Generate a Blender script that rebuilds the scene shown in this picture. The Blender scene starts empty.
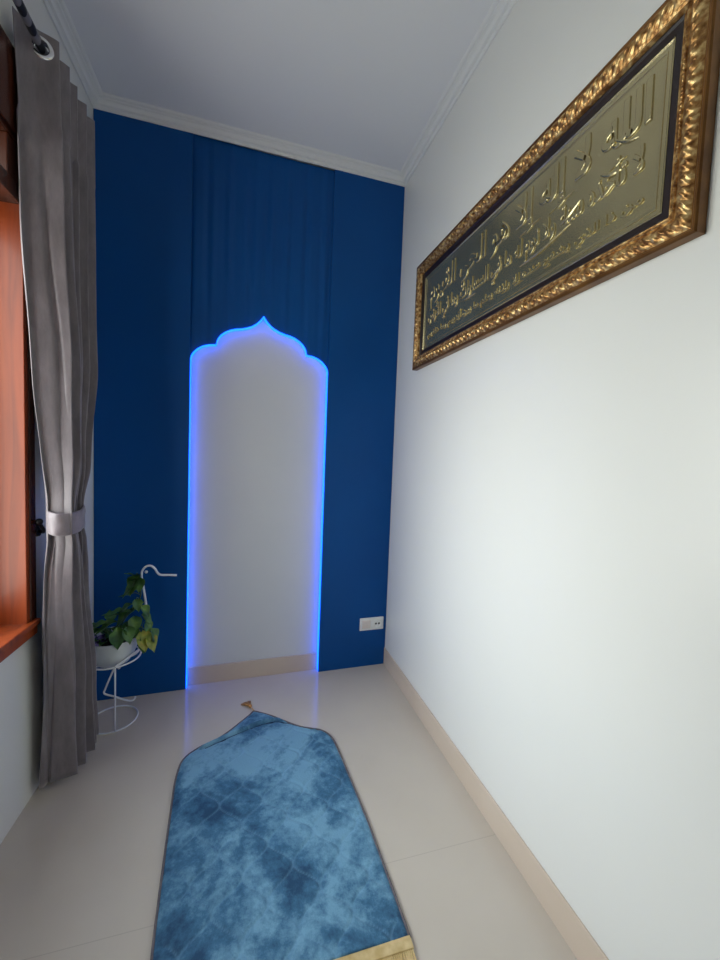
import bpy, bmesh, math, random
from mathutils import Vector, Matrix
random.seed(7)
PI = math.pi
sc = bpy.context.scene
COL = sc.collection

# ------------------------------------------------------------------ helpers
def lin(c):
    out = []
    for v in c:
        v = v / 255.0
        out.append(v / 12.92 if v <= 0.04045 else ((v + 0.055) / 1.055) ** 2.4)
    return tuple(out) + (1.0,)

class N:
    """small node-tree helper"""
    def __init__(self, name):
        self.m = bpy.data.materials.new(name)
        self.m.use_nodes = True
        self.t = self.m.node_tree
        self.b = self.t.nodes['Principled BSDF']
    def n(self, kind, **kw):
        nd = self.t.nodes.new(kind)
        for k, v in kw.items():
            if k in nd.inputs:
                nd.inputs[k].default_value = v
            else:
                setattr(nd, k, v)
        return nd
    def l(self, a, b):
        self.t.links.new(a, b)
    def ramp(self, fac, stops):
        r = self.t.nodes.new('ShaderNodeValToRGB')
        e = r.color_ramp.elements
        e[0].position, e[0].color = stops[0]
        e[1].position, e[1].color = stops[-1]
        for p, c in stops[1:-1]:
            x = e.new(p); x.color = c
        self.l(fac, r.inputs[0])
        return r.outputs[0]
    def bump(self, h, strength=0.2, dist=0.01):
        b = self.n('ShaderNodeBump')
        b.inputs['Strength'].default_value = strength
        b.inputs['Distance'].default_value = dist
        self.l(h, b.inputs['Height'])
        self.l(b.outputs[0], self.b.inputs['Normal'])
    def set(self, **kw):
        for k, v in kw.items():
            self.b.inputs[k.replace('_', ' ')].default_value = v
        return self

def noise_mat(name, c1, c2, scale=5, rough=0.6, metal=0.0, detail=4, bump=0.0, bdist=0.002, bscale=None, stretch=None, **kw):
    m = N(name)
    tc = m.n('ShaderNodeTexCoord')
    src = tc.outputs['Object']
    if stretch:
        mp = m.n('ShaderNodeMapping'); mp.inputs['Scale'].default_value = stretch
        m.l(src, mp.inputs[0]); src = mp.outputs[0]
    nz = m.n('ShaderNodeTexNoise', Scale=scale, Detail=detail)
    m.l(src, nz.inputs['Vector'])
    m.l(m.ramp(nz.outputs[0], [(0.3, c1), (0.7, c2)]), m.b.inputs['Base Color'])
    m.set(Roughness=rough, Metallic=metal, **kw)
    if bump:
        nb = m.n('ShaderNodeTexNoise', Scale=bscale or scale * 6, Detail=5)
        m.l(src, nb.inputs['Vector'])
        m.bump(nb.outputs[0], bump, bdist)
    return m.m

def mesh_obj(name, bm, mat, parent=None, smooth=False, auto=None):
    bmesh.ops.recalc_face_normals(bm, faces=bm.faces)
    me = bpy.data.meshes.new(name)
    bm.to_mesh(me); bm.free()
    for mm in (mat if isinstance(mat, (list, tuple)) else [mat]):
        me.materials.append(mm)
    if smooth:
        me.polygons.foreach_set('use_smooth', [True] * len(me.polygons))
    if auto is not None:
        me.polygons.foreach_set('use_smooth', [True] * len(me.polygons))
        me.set_sharp_from_angle(angle=math.radians(auto))
    o = bpy.data.objects.new(name, me)
    COL.objects.link(o)
    if parent is not None:
        o.parent = parent
        o.matrix_parent_inverse = parent_inv(parent)
    return o

def world_mat(p):
    m = Matrix.LocRotScale(p.location, p.rotation_euler, p.scale)
    return m if p.parent is None else world_mat(p.parent) @ p.matrix_parent_inverse @ m

def parent_inv(p):
    return world_mat(p).inverted()

def structure(o, label=None):
    o['kind'] = 'structure'
    if label: o['label'] = label
    return o

def tag(o, label, cat, group=None, kind=None):
    o['label'] = label; o['category'] = cat
    if group: o['group'] = group
    if kind: o['kind'] = kind
    return o

def empty(name, loc, rz=0):
    e = bpy.data.objects.new(name, None)
    e.empty_display_size = 0.05
    e.location = loc; e.rotation_euler = (0, 0, rz)
    COL.objects.link(e)
    return e

def box(bm, x0, x1, y0, y1, z0, z1, bev=0.0, M=None):
    r = bmesh.ops.create_cube(bm, size=1.0)
    vs = r['verts']
    bmesh.ops.scale(bm, vec=(x1 - x0, y1 - y0, z1 - z0), verts=vs)
    bmesh.ops.translate(bm, vec=((x0 + x1) / 2, (y0 + y1) / 2, (z0 + z1) / 2), verts=vs)
    if bev:
        ed = list({e for v in vs for e in v.link_edges})
        r2 = bmesh.ops.bevel(bm, geom=ed, offset=bev, segments=3, affect='EDGES', profile=0.5)
        vs = list({v for f in r2['faces'] for v in f.verts} | {v for v in vs if v.is_valid})
    if M is not None:
        bmesh.ops.transform(bm, matrix=M, verts=vs)
    return vs

def tube(bm, pts, rad, seg=10, caps=True, closed=False):
    """sweep a circle along a polyline; rad may be a list"""
    pts = [Vector(p) for p in pts]
    n = len(pts)
    rads = rad if isinstance(rad, (list, tuple)) else [rad] * n
    rings = []
    up = None
    for i, p in enumerate(pts):
        if closed:
            t = (pts[(i + 1) % n] - pts[(i - 1) % n]).normalized()
        else:
            a = pts[max(i - 1, 0)]; b = pts[min(i + 1, n - 1)]
            t = (b - a).normalized()
        if up is None:
            up = Vector((0, 0, 1)) if abs(t.z) < 0.9 else Vector((0, 1, 0))
        s = t.cross(up)
        if s.length < 1e-5: s = t.orthogonal()
        s.normalize()
        up = s.cross(t).normalized()
        ring = []
        for k in range(seg):
            a = 2 * PI * k / seg
            ring.append(bm.verts.new(p + (s * math.cos(a) + up * math.sin(a)) * rads[i]))
        rings.append(ring)
    m = n if closed else n - 1
    for i in range(m):
        A, B = rings[i], rings[(i + 1) % n]
        for k in range(seg):
            bm.faces.new((A[k], A[(k + 1) % seg], B[(k + 1) % seg], B[k]))
    if caps and not closed:
        bm.faces.new(rings[0][::-1]); bm.faces.new(rings[-1])

def catmull(pts, n=8, closed=False):
    pts = [Vector(p) for p in pts]
    out = []
    L = len(pts)
    rng = range(L if closed else L - 1)
    for i in rng:
        if closed:
            p0, p1, p2, p3 = pts[(i - 1) % L], pts[i], pts[(i + 1) % L], pts[(i + 2) % L]
        else:
            p0 = pts[max(i - 1, 0)]; p1 = pts[i]; p2 = pts[i + 1]; p3 = pts[min(i + 2, L - 1)]
        for k in range(n):
            t = k / n
            out.append(0.5 * ((2 * p1) + (-p0 + p2) * t + (2 * p0 - 5 * p1 + 4 * p2 - p3) * t * t + (-p0 + 3 * p1 - 3 * p2 + p3) * t ** 3))
    if not closed: out.append(pts[-1])
    return out

def lathe(bm, prof, seg=48, c=(0, 0, 0)):
    rings = []
    for r, z in prof:
        rings.append([bm.verts.new((c[0] + r * math.cos(2 * PI * k / seg), c[1] + r * math.sin(2 * PI * k / seg), c[2] + z)) for k in range(seg)])
    for A, B in zip(rings, rings[1:]):
        for k in range(seg):
            bm.faces.new((A[k], A[(k + 1) % seg], B[(k + 1) % seg], B[k]))
    return rings

def interp(tab, x):
    if x <= tab[0][0]: return tab[0][1]
    for (a, va), (b, vb) in zip(tab, tab[1:]):
        if x <= b:
            t = (x - a) / (b - a)
            return va + (vb - va) * t
    return tab[-1][1]

def sinterp(tab, x):
    if x <= tab[0][0]: return tab[0][1]
    for (a, va), (b, vb) in zip(tab, tab[1:]):
        if x <= b:
            t = (x - a) / (b - a); t = t * t * (3 - 2 * t)
            return va + (vb - va) * t
    return tab[-1][1]

# ------------------------------------------------------------------ room numbers
WB = 1.561                       # width along the back wall
SK = 0.0255                      # the back wall is slightly out of square
ANG = math.atan(SK)
def xleft(y): return -(WB + 0.0243 * abs(y))
HR, HL = 2.85, 2.832             # underside of the cornice, right and left
CH, CD = 0.038, 0.042              # cornice height and depth
YF = -3.7
def zc(x): return (HR + CH) + (HL - HR) * (-x / WB)

# ------------------------------------------------------------------ materials
M_white = noise_mat('white_wall_paint', lin((227, 227, 223)), lin((230, 230, 226)), 1.5, 0.30, bump=0.05, bdist=0.001, bscale=60)
M_niche = noise_mat('pale_niche_paint', lin((210, 213, 216)), lin((216, 218, 220)), 2.0, 0.55, bump=0.05, bdist=0.001, bscale=60)
M_ceil = noise_mat('matt_ceiling_paint', lin((232, 234, 237)), lin((236, 237, 239)), 1.0, 0.8)
M_corn = noise_mat('white_plaster_cornice', lin((226, 228, 228)), lin((232, 233, 232)), 3.0, 0.6)
M_blue = noise_mat('deep_blue_paint', lin((0, 72, 140)), lin((0, 78, 149)), 2.2, 0.45, bump=0.06, bdist=0.001, bscale=90)

def floor_material():
    m = N('polished_greige_tile')
    tc = m.n('ShaderNodeTexCoord')
    nz = m.n('ShaderNodeTexNoise', Scale=2.2, Detail=6)
    m.l(tc.outputs['Object'], nz.inputs['Vector'])
    base = m.ramp(nz.outputs[0], [(0.3, lin((203, 192, 178))), (0.7, lin((211, 201, 188)))])
    sx = m.n('ShaderNodeSeparateXYZ'); m.l(tc.outputs['Object'], sx.inputs[0])
    def joint(sock, off, size):
        a = m.n('ShaderNodeMath', operation='ADD'); a.inputs[1].default_value = off + size * 20
        m.l(sock, a.inputs[0])
        p = m.n('ShaderNodeMath', operation='PINGPONG'); p.inputs[1].default_value = size / 2
        m.l(a.outputs[0], p.inputs[0])
        g = m.n('ShaderNodeMath', operation='LESS_THAN'); g.inputs[1].default_value = 0.0011
        m.l(p.outputs[0], g.inputs[0]); return g.outputs[0]
    jx = joint(sx.outputs[0], 0.0, 1.6); jy = joint(sx.outputs[1], 1.15, 1.6)
    mx = m.n('ShaderNodeMath', operation='MAXIMUM'); m.l(jx, mx.inputs[0]); m.l(jy, mx.inputs[1])
    mix = m.n('ShaderNodeMix', data_type='RGBA')
    ml = m.n('ShaderNodeMath', operation='MULTIPLY'); ml.inputs[1].default_value = 0.22
    m.l(mx.outputs[0], ml.inputs[0])
    m.l(ml.outputs[0], mix.inputs[0]); m.l(base, mix.inputs[6]); mix.inputs[7].default_value = lin((120, 105, 92))
    m.l(mix.outputs[2], m.b.inputs['Base Color'])
    m.set(Roughness=0.13)
    m.b.inputs['Specular IOR Level'].default_value = 0.5
    return m.m
M_floor = floor_material()
M_blue.node_tree.nodes['Principled BSDF'].inputs['Specular IOR Level'].default_value = 0.22
M_base = noise_mat('beige_skirting_tile', lin((204, 186, 168)), lin((212, 195, 178)), 3, 0.25)

def wood_material(name, c1, c2, c3, rough=0.25):
    m = N(name)
    tc = m.n('ShaderNodeTexCoord')
    mp = m.n('ShaderNodeMapping'); mp.inputs['Scale'].default_value = (18, 18, 1.2)
    m.l(tc.outputs['Object'], mp.inputs[0])
    nz = m.n('ShaderNodeTexNoise', Scale=1.5, Detail=8, Distortion=0.6)
    m.l(mp.outputs[0], nz.inputs['Vector'])
    m.l(m.ramp(nz.outputs[0], [(0.25, c1), (0.5, c2), (0.8, c3)]), m.b.inputs['Base Color'])
    m.set(Roughness=rough)
    m.b.inputs['Coat Weight'].default_value = 0.12
    m.b.inputs['Coat Roughness'].default_value = 0.15
    m.bump(nz.outputs[0], 0.1, 0.001)
    return m.m
M_wood = wood_material('varnished_orange_wood', rough=.45, c1=lin((104, 38, 10)), c2=lin((146, 60, 18)), c3=lin((172, 78, 26)))

M_shadewood = wood_material('shade_darkened_wood', lin((44, 20, 12)), lin((66, 30, 16)), lin((92, 42, 22)))  # same wood as the jambs, colour darkened for the shade on room-facing parts

def fabric_material(name, c1, c2):
    m = N(name)
    tc = m.n('ShaderNodeTexCoord')
    mp = m.n('ShaderNodeMapping'); mp.inputs['Scale'].default_value = (30, 30, 9)
    m.l(tc.outputs['Object'], mp.inputs[0])
    nz = m.n('ShaderNodeTexNoise', Scale=1.0, Detail=7, Roughness=0.7)
    m.l(mp.outputs[0], nz.inputs['Vector'])
    m.l(m.ramp(nz.outputs[0], [(0.3, c1), (0.7, c2)]), m.b.inputs['Base Color'])
    m.set(Roughness=0.46)
    m.b.inputs['Sheen Weight'].default_value = 0.5
    m.b.inputs['Sheen Roughness'].default_value = 0.4
    n2 = m.n('ShaderNodeTexNoise', Scale=260.0, Detail=2)
    m.l(tc.outputs['Object'], n2.inputs['Vector'])
    m.bump(n2.outputs[0], 0.25, 0.001)
    return m.m
M_curtain = fabric_material('grey_suede_curtain', lin((110, 103, 108)), lin((134, 126, 131)))
M_tie = fabric_material('grey_tieback_fabric', lin((122, 112, 118)), lin((146, 136, 142)))
M_black = noise_mat('black_metal', lin((14, 14, 18)), lin((24, 24, 28)), 20, 0.35, 0.4)
M_chrome = noise_mat('bright_chrome', lin((225, 225, 228)), lin((238, 238, 240)), 8, 0.12, 1.0)

def rod_material():
    m = N('black_and_grey_spiral_rod')
    tc = m.n('ShaderNodeTexCoord'); sx = m.n('ShaderNodeSeparateXYZ')
    m.l(tc.outputs['Object'], sx.inputs[0])
    # slanted bands along the rod (local Y is its length)
    a = m.n('ShaderNodeMath', operation='MULTIPLY'); a.inputs[1].default_value = 1.0
    m.l(sx.outputs[2], a.inputs[0])
    s = m.n('ShaderNodeMath', operation='ADD'); m.l(sx.outputs[1], s.inputs[0]); m.l(a.outputs[0], s.inputs[1])
    w = m.n('ShaderNodeMath', operation='MULTIPLY'); w.inputs[1].default_value = 2 * PI / 0.056
    m.l(s.outputs[0], w.inputs[0])
    q = m.n('ShaderNodeMath', operation='SINE'); m.l(w.outputs[0], q.inputs[0])
    m.l(m.ramp(q.outputs[0], [(0.0, lin((10, 10, 16))), (0.12, lin((120, 118, 125)))]), m.b.inputs['Base Color'])
    m.set(Roughness=0.4)
    return m.m
M_rod = rod_material()

def gold_material():
    m = N('antique_gold_moulding')
    tc = m.n('ShaderNodeTexCoord')
    nz = m.n('ShaderNodeTexNoise', Scale=70.0, Detail=5)
    m.l(tc.outputs['Object'], nz.inputs['Vector'])
    m.l(m.ramp(nz.outputs[0], [(0.34, lin((118, 78, 42))), (0.5, lin((178, 134, 80))), (0.66, lin((232, 202, 142)))]), m.b.inputs['Base Color'])
    m.set(Roughness=0.38, Metallic=0.75)
    return m.m
M_gold = gold_material()
M_goldflat = noise_mat('brown_gold_side', lin((96, 62, 28)), lin((134, 92, 44)), 14, 0.35, 0.6)
M_liner = noise_mat('dark_brown_liner', lin((26, 17, 18)), lin((40, 28, 27)), 10, 0.35)
M_brass = noise_mat('pressed_brass_sheet', lin((196, 184, 142)), lin((210, 198, 154)), 6, 0.27, 0.9, bump=0.25, bdist=0.001, bscale=220)

M_pot = noise_mat('white_glazed_pot', lin((222, 228, 228)), lin((232, 236, 236)), 6, 0.3)
M_wire = noise_mat('white_painted_wire', lin((225, 228, 235)), lin((236, 238, 242)), 10, 0.35)
M_soil = noise_mat('dark_potting_soil', lin((22, 16, 12)), lin((48, 36, 26)), 60, 0.95, bump=0.8, bdist=0.01, bscale=80)
def leaf_material(name, a, b, c):
    m = N(name)
    tc = m.n('ShaderNodeTexCoord')
    nz = m.n('ShaderNodeTexNoise', Scale=26.0, Detail=4)
    m.l(tc.outputs['Object'], nz.inputs['Vector'])
    m.l(m.ramp(nz.outputs[0], [(0.3, a), (0.55, b), (0.75, c)]), m.b.inputs['Base Color'])
    m.set(Roughness=0.4)
    m.b.inputs['Subsurface Weight'].default_value = 0.08
    m.b.inputs['Subsurface Radius'].default_value = (0.01, 0.02, 0.005)
    return m.m
M_leaf = leaf_material('green_leaf', lin((36, 74, 32)), lin((70, 116, 46)), lin((120, 156, 62)))
M_leafy = leaf_material('yellowing_leaf', lin((84, 110, 34)), lin((140, 150, 50)), lin((176, 150, 60)))
M_stem = noise_mat('plant_stem', lin((70, 96, 50)), lin((96, 110, 60)), 20, 0.6)
M_petal = noise_mat('violet_petal', lin((96, 80, 150)), lin((148, 130, 196)), 30, 0.7)
M_pink = noise_mat('pink_petal', lin((190, 90, 110)), lin((215, 130, 140)), 30, 0.7)

def rug_material():
    m = N('mottled_blue_velvet')
    tc = m.n('ShaderNodeTexCoord'); src = tc.outputs['Object']
    n1 = m.n('ShaderNodeTexNoise', Scale=4.2, Detail=6, Roughness=0.6, Distortion=0.5)
    m.l(src, n1.inputs['Vector'])
    n2 = m.n('ShaderNodeTexNoise', Scale=26.0, Detail=6, Roughness=0.75)
    m.l(src, n2.inputs['Vector'])
    mx = m.n('ShaderNodeMath', operation='MULTIPLY_ADD'); mx.inputs[1].default_value = 0.45
    m.l(n2.outputs[0], mx.inputs[0]); m.l(n1.outputs[0], mx.inputs[2])
    col = m.ramp(mx.outputs[0], [(0.56, lin((30, 74, 108))), (0.68, lin((62, 112, 146))), (0.82, lin((116, 164, 192)))])
    at = m.n('ShaderNodeAttribute', attribute_name='seam')
    mix = m.n('ShaderNodeMix', data_type='RGBA')
    ms = m.n('ShaderNodeMath', operation='MULTIPLY'); ms.inputs[1].default_value = 0.32
    m.l(at.outputs['Fac'], ms.inputs[0])
    m.l(ms.outputs[0], mix.inputs[0]); m.l(col, mix.inputs[6]); mix.inputs[7].default_value = lin((128, 176, 206))
    m.l(mix.outputs[2], m.b.inputs['Base Color'])
    m.set(Roughness=0.75)
    m.b.inputs['Sheen Weight'].default_value = 0.55
    m.b.inputs['Sheen Roughness'].default_value = 0.35
    m.b.inputs['Sheen Tint'].default_value = lin((150, 200, 235))
    n3 = m.n('ShaderNodeTexNoise', Scale=160.0, Detail=4)
    m.l(src, n3.inputs['Vector'])
    m.bump(n3.outputs[0], 0.5, 0.003)
    return m.m
M_rug = rug_material()
M_bind = noise_mat('grey_edge_binding', lin((92, 88, 96)), lin((118, 110, 112)), 60, 0.8)
M_fringe = noise_mat('golden_fringe_thread', lin((206, 176, 118)), lin((232, 208, 156)), 40, 0.6)
M_tassel = noise_mat('copper_gold_thread', lin((176, 120, 66)), lin((208, 160, 100)), 60, 0.6)
M_plastic = noise_mat('white_socket_plastic', lin((232, 232, 230)), lin((238, 238, 236)), 8, 0.3)
M_plastic2 = noise_mat('warm_white_plastic', lin((226, 214, 208)), lin((230, 220, 214)), 8, 0.3)
M_hole = noise_mat('dark_socket_hole', lin((18, 16, 16)), lin((30, 26, 26)), 8, 0.5)

def led_material():
    m = N('glowing_blue_led')
    m.set(Roughness=0.5)
    m.b.inputs['Base Color'].default_value = (0.02, 0.1, 0.5, 1)
    tc = m.n('ShaderNodeTexCoord')
    nz = m.n('ShaderNodeTexNoise', Scale=60.0)
    m.l(tc.outputs['Object'], nz.inputs['Vector'])
    m.l(m.ramp(nz.outputs[0], [(0.4, (0.002, 0.085, 1.0, 1)), (0.6, (0.004, 0.11, 1.0, 1))]), m.b.inputs['Emission Color'])
    m.b.inputs['Emission Strength'].default_value = LED
    return m.m
LED = 1.9
M_led = led_material()

def glass_material():
    m = bpy.data.materials.new('thin_window_glass'); m.use_nodes = True
    t = m.node_tree
    for n in list(t.nodes):
        if n.type == 'BSDF_PRINCIPLED': t.nodes.remove(n)
    out = [n for n in t.nodes if n.type == 'OUTPUT_MATERIAL'][0]
    tr = t.nodes.new('ShaderNodeBsdfTransparent'); tr.inputs[0].default_value = (0.95, 0.98, 0.97, 1)
    gl = t.nodes.new('ShaderNodeBsdfGlossy'); gl.inputs['Roughness'].default_value = 0.03
    mx = t.nodes.new('ShaderNodeMixShader'); mx.inputs[0].default_value = 0.06
    t.links.new(tr.outputs[0], mx.inputs[1]); t.links.new(gl.outputs[0], mx.inputs[2]); t.links.new(mx.outputs[0], out.inputs[0])
    return m
M_glass = glass_material()

# ------------------------------------------------------------------ room shell
def prism(bm, poly, z0, z1):
    a = [bm.verts.new((x, y, z0)) for x, y in poly]; b = [bm.verts.new((x, y, z1)) for x, y in poly]
    n = len(poly)
    bm.faces.new(a[::-1]); bm.faces.new(b)
    for i in range(n): bm.faces.new((a[i], a[(i + 1) % n], b[(i + 1) % n], b[i]))

bm = bmesh.new(); prism(bm, [(-1.95, YF - .15), (.15, YF - .15), (.15, .25), (-1.95, .25)], -.1, 0)
structure(mesh_obj('floor', bm, M_floor))
bm = bmesh.new()
cs = [(-1.95, YF - .15), (.15, YF - .15), (.15, .25), (-1.95, .25)]
a = [bm.verts.new((x, y, zc(x))) for x, y in cs]; b = [bm.verts.new((x, y, zc(x) + .12)) for x, y in cs]
bm.faces.new(a); bm.faces.new(b[::-1])
for i in range(4): bm.faces.new((a[i], a[(i + 1) % 4], b[(i + 1) % 4], b[i]))
structure(mesh_obj('ceiling', bm, M_ceil))
bm = bmesh.new(); box(bm, 0, .15, YF, .25, 0, 2.97)
structure(mesh_obj('wall_right', bm, M_white))
bm = bmesh.new(); box(bm, -1.95, .15, YF - .15, YF, 0, 2.97)
structure(mesh_obj('wall_front', bm, M_white))
# back wall behind the blue panel
PT = 0.042                       # panel stands this far in front of the plaster
RB = Matrix.Rotation(ANG, 4, 'Z')
bm = bmesh.new(); box(bm, -1.72, .0, PT, .22, 0, 2.97)
o = structure(mesh_obj('wall_back', bm, M_niche)); o.matrix_world = RB
o.rotation_euler = (0, 0, ANG)

# left wall with the window opening
WY0, WY1, WZ0, WZ1 = -0.632, -1.64, 0.66, 2.24
TL = 0.15
LA = -math.atan(0.0243)          # wall runs outwards slightly towards the camera
def lw(bm, y0, y1, z0, z1, x0=-TL, x1=0.0, bev=0):
    """box in the left wall's own frame: x = 0 on its room face, y along it"""
    return box(bm, x0, x1, y1, y0, z0, z1, bev)
LM = Matrix.Translation((-WB, 0, 0)) @ Matrix.Rotation(LA, 4, 'Z')
def on_left(o):
    o.location = (-WB, 0, 0); o.rotation_euler = (0, 0, LA); return o
bm = bmesh.new()
lw(bm, .2, WY0, 0, 2.97); lw(bm, WY1, YF, 0, 2.97)
lw(bm, WY0, WY1, 0, WZ0 - .02); lw(bm, WY0, WY1, WZ1, 2.97)
on_left(structure(mesh_obj('wall_left', bm, M_white)))

# window: jamb lining, casing, sill, sashes, glass
wroot = empty('window_1', (-WB, 0, 0), LA); structure(wroot)
def wpart(name, bm, mat, parent=None, **k):
    o = mesh_obj(name, bm, mat, None, **k); o.parent = parent or wroot; return o
bm = bmesh.new()
box(bm, -.145, .012, WY0 - .022, WY0, WZ0 - .02, WZ1, .002)          # far jamb, faces the room's camera end
box(bm, -.145, .012, WY1, WY1 + .022, WZ0 - .02, WZ1, .002)
wpart('window_frame', bm, M_wood)
bm = bmesh.new()
box(bm, 0, .016, WY0 - .004, WY0 + .034, WZ0 - .05, WZ1 + .24, .003)
box(bm, 0, .016, WY1 - .034, WY1 + .004, WZ0 - .05, WZ1 + .24, .003)
box(bm, 0, .02, WY1 + .004, WY0 - .004, WZ1 - .006, WZ1 + .24, .003)
wpart('casing', bm, M_shadewood)
bm = bmesh.new()      # transom light: flush frame in shade-darkened wood with its own small pane
TZ = 2.10
box(bm, -.145, .010, WY1, WY0, TZ - .055, TZ, .003)
box(bm, -.03, .008, WY0 - .092, WY0 - .0, TZ, WZ1 - .022, .003)
box(bm, -.03, .008, WY1, WY1 + .105, TZ, WZ1 - .022, .003)
box(bm, -.145, .010, WY1, WY0, WZ1 - .022, WZ1, .002)
box(bm, -.145, -.03, WY0 - .02, WY0, TZ, WZ1 - .022, .002)
tf = wpart('transom_frame', bm, M_shadewood)
bm = bmesh.new(); box(bm, -.018, -.014, WY1 + .10, WY0 - .085, TZ - .002, WZ1 - .02)
g = mesh_obj('pane', bm, M_glass, None); g.parent = tf
bm = bmesh.new()
box(bm, -.145, .03, WY1 - .03, WY0 + .03, WZ0 - .02, WZ0, .004)
box(bm, .0, .02, WY1 - .03, WY0 + .03, WZ0 - .055, WZ0 - .02, .003)
wpart('window_sill', bm, M_wood)
ws = (WY1 + WY0) / 2
for k, (a0, a1) in enumerate([(WY0 - .022, ws + .02), (ws - .02, WY1 + .022)]):
    bm = bmesh.new(); s = .055
    x0, x1 = -.125, -.09
    lo, hi = min(a0, a1), max(a0, a1)
    zb, zt = WZ0 + .002, 2.044
    box(bm, x0, x1, lo, lo + s, zb, zt, .003); box(bm, x0, x1, hi - s, hi, zb, zt, .003)
    box(bm, x0, x1, lo + s, hi - s, zb, zb + s, .003); box(bm, x0, x1, lo + s, hi - s, zt - s, zt, .003)
    sash = wpart('sash', bm, M_wood)
    bm = bmesh.new(); box(bm, -.109, -.105, lo + s - .004, hi - s + .004, zb + s - .004, zt - s + .004)
    g = mesh_obj('pane', bm, M_glass, None); g.parent = sash
bm = bmesh.new(); box(bm, -.13, -.06, ws - .02, ws + .02, WZ0, 2.044, .003)
wpart('mullion', bm, M_wood)

# cornice : one run round the room
prof = [(0.0, -0.004), (0.006, -0.004), (0.009, 0.001), (0.011, 0.007), (0.016, 0.008), (0.021, 0.010), (0.025, 0.017), (0.031, 0.023), (0.037, 0.025),
        (0.039, 0.029), (0.046, 0.030), (0.050, 0.033), (0.054, 0.038), (0.0, 0.038)]
corners = [((-WB, -WB * SK), HL), ((0, 0), HR), ((0, YF), HR), ((xleft(YF), YF), HL)]
dirs = [(1, -1), (-1, -1), (-1, 1), (1, 1)]
bm = bmesh.new(); rings = []
for ((cx, cy), hz), (dx, dy) in zip(corners, dirs):
    rings.append([bm.verts.new((cx + dx * d, cy + dy * d, hz + z)) for d, z in prof])
for i in range(4):
    A, B = rings[i], rings[(i + 1) % 4]
    for k in range(len(prof) - 1): bm.faces.new((A[k], A[k + 1], B[k + 1], B[k]))
structure(mesh_obj('trim_1', bm, M_corn, auto=35))

# skirting
bm = bmesh.new(); box(bm, -.007, 0, YF, -.002, 0, .104, .002)
structure(mesh_obj('baseboard_right', bm, M_base))
bm = bmesh.new(); box(bm, -1.13, -.42, PT - .010, PT, 0, .098, .001)
o = structure(mesh_obj('baseboard_back', bm, M_base)); o.rotation_euler = (0, 0, ANG)

# ------------------------------------------------------------------ blue panel with the scalloped arch
NX0, NX1 = -1.137, -.417
XC = (NX0 + NX1) / 2; HW = (NX1 - NX0) / 2
half = [(HW, 1.742), (.357, 1.760), (.345, 1.780), (.325, 1.800), (.300, 1.815), (.270, 1.825), (.243, 1.828), (.237, 1.829), (.2345, 1.846), (.228, 1.862),
        (.215, 1.880), (.195, 1.897), (.168, 1.912), (.140, 1.921), (.112, 1.926), (.085, 1.934), (.060, 1.945), (.038, 1.960), (.020, 1.978), (.008, 1.994), (0, 2.006)]
def archz(x):
    return interp(sorted([(h[0], h[1]) for h in half]), abs(x - XC))
panel = empty('arch_wall_panel', (0, 0, 0), ANG)
tag(panel, 'deep blue wall panel with a scalloped arch cut out of it, filling the far wall', 'wall panel')
def ppart(name, bm, mat, parent=panel, **k):
    o = mesh_obj(name, bm, mat, None, **k); o.parent = parent; return o
bm = bmesh.new(); box(bm, -WB - .0, NX0, 0, PT, 0, HL + .006, .0)
ppart('side_board', bm, M_blue)
bm = bmesh.new(); box(bm, NX1, -.001, 0, PT, 0, HR + .004, .0)
ppart('side_board', bm, M_blue)
bm = bmesh.new()
xs = set(NX0 + i * (NX1 - NX0) / 360 for i in range(361))
for h in half: xs |= {XC + h[0], XC - h[0]}
xs = sorted(x for x in xs if NX0 - 1e-6 <= x <= NX1 + 1e-6)
fr, bk = [], []
zr = [0, .12, .3, .5, .7, .85, 1]
for x in xs:
    u = (x - NX0) / .072
    # shallow vertical flutes that soften towards both ends of the board
    fl = 0.0042 * (math.cos(2 * PI * u) + .4 * math.cos(2 * PI * u * 1.73 + 1.0))
    zt = HL + .006; z0 = archz(x)
    fr.append([bm.verts.new((x, .009 + fl * math.sin(PI * min(1, max(0, t))) ** .5, z0 + (zt - z0) * t)) for t in zr])
    bk.append([bm.verts.new((x, PT, z0)), bm.verts.new((x, PT, zt))])
for i in range(len(xs) - 1):
    for k in range(len(zr) - 1):
        bm.faces.new((fr[i][k], fr[i + 1][k], fr[i + 1][k + 1], fr[i][k + 1]))
    bm.faces.new((fr[i][0], bk[i][0], bk[i + 1][0], fr[i + 1][0]))
    bm.faces.new((fr[i][-1], fr[i + 1][-1], bk[i + 1][1], bk[i][1]))
    bm.faces.new((bk[i][0], bk[i][1], bk[i + 1][1], bk[i + 1][0]))
ppart('header_board', bm, M_blue, smooth=False, auto=40)

# LED strip stuck round the inner edge of the cut-out
outline = [(NX0, .004), (NX0, .5), (NX0, 1.0), (NX0, 1.5)] + [(XC - a, z) for a, z in half] + [(XC + a, z) for a, z in half[::-1][1:]] + [(NX1, 1.5), (NX1, 1.0), (NX1, .5), (NX1, .004)]
bm = bmesh.new()
Q = []
for i, (x, z) in enumerate(outline):
    a = outline[max(i - 1, 0)]; b = outline[min(i + 1, len(outline) - 1)]
    t = Vector((b[0] - a[0], b[1] - a[1])).normalized(); n = Vector((t.y, -t.x))
    p0 = Vector((x, z)) + n * .0006; p1 = Vector((x, z)) + n * .0030
    Q.append([bm.verts.new((p0.x, .003, p0.y)), bm.verts.new((p1.x, .004, p1.y)), bm.verts.new((p1.x, .038, p1.y)), bm.verts.new((p0.x, .039, p0.y))])
for A, B in zip(Q, Q[1:]):
    for k in range(4): bm.faces.new((A[k], A[(k + 1) % 4], B[(k + 1) % 4], B[k]))
bm.faces.new(Q[0]); bm.faces.new(Q[-1])
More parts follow.
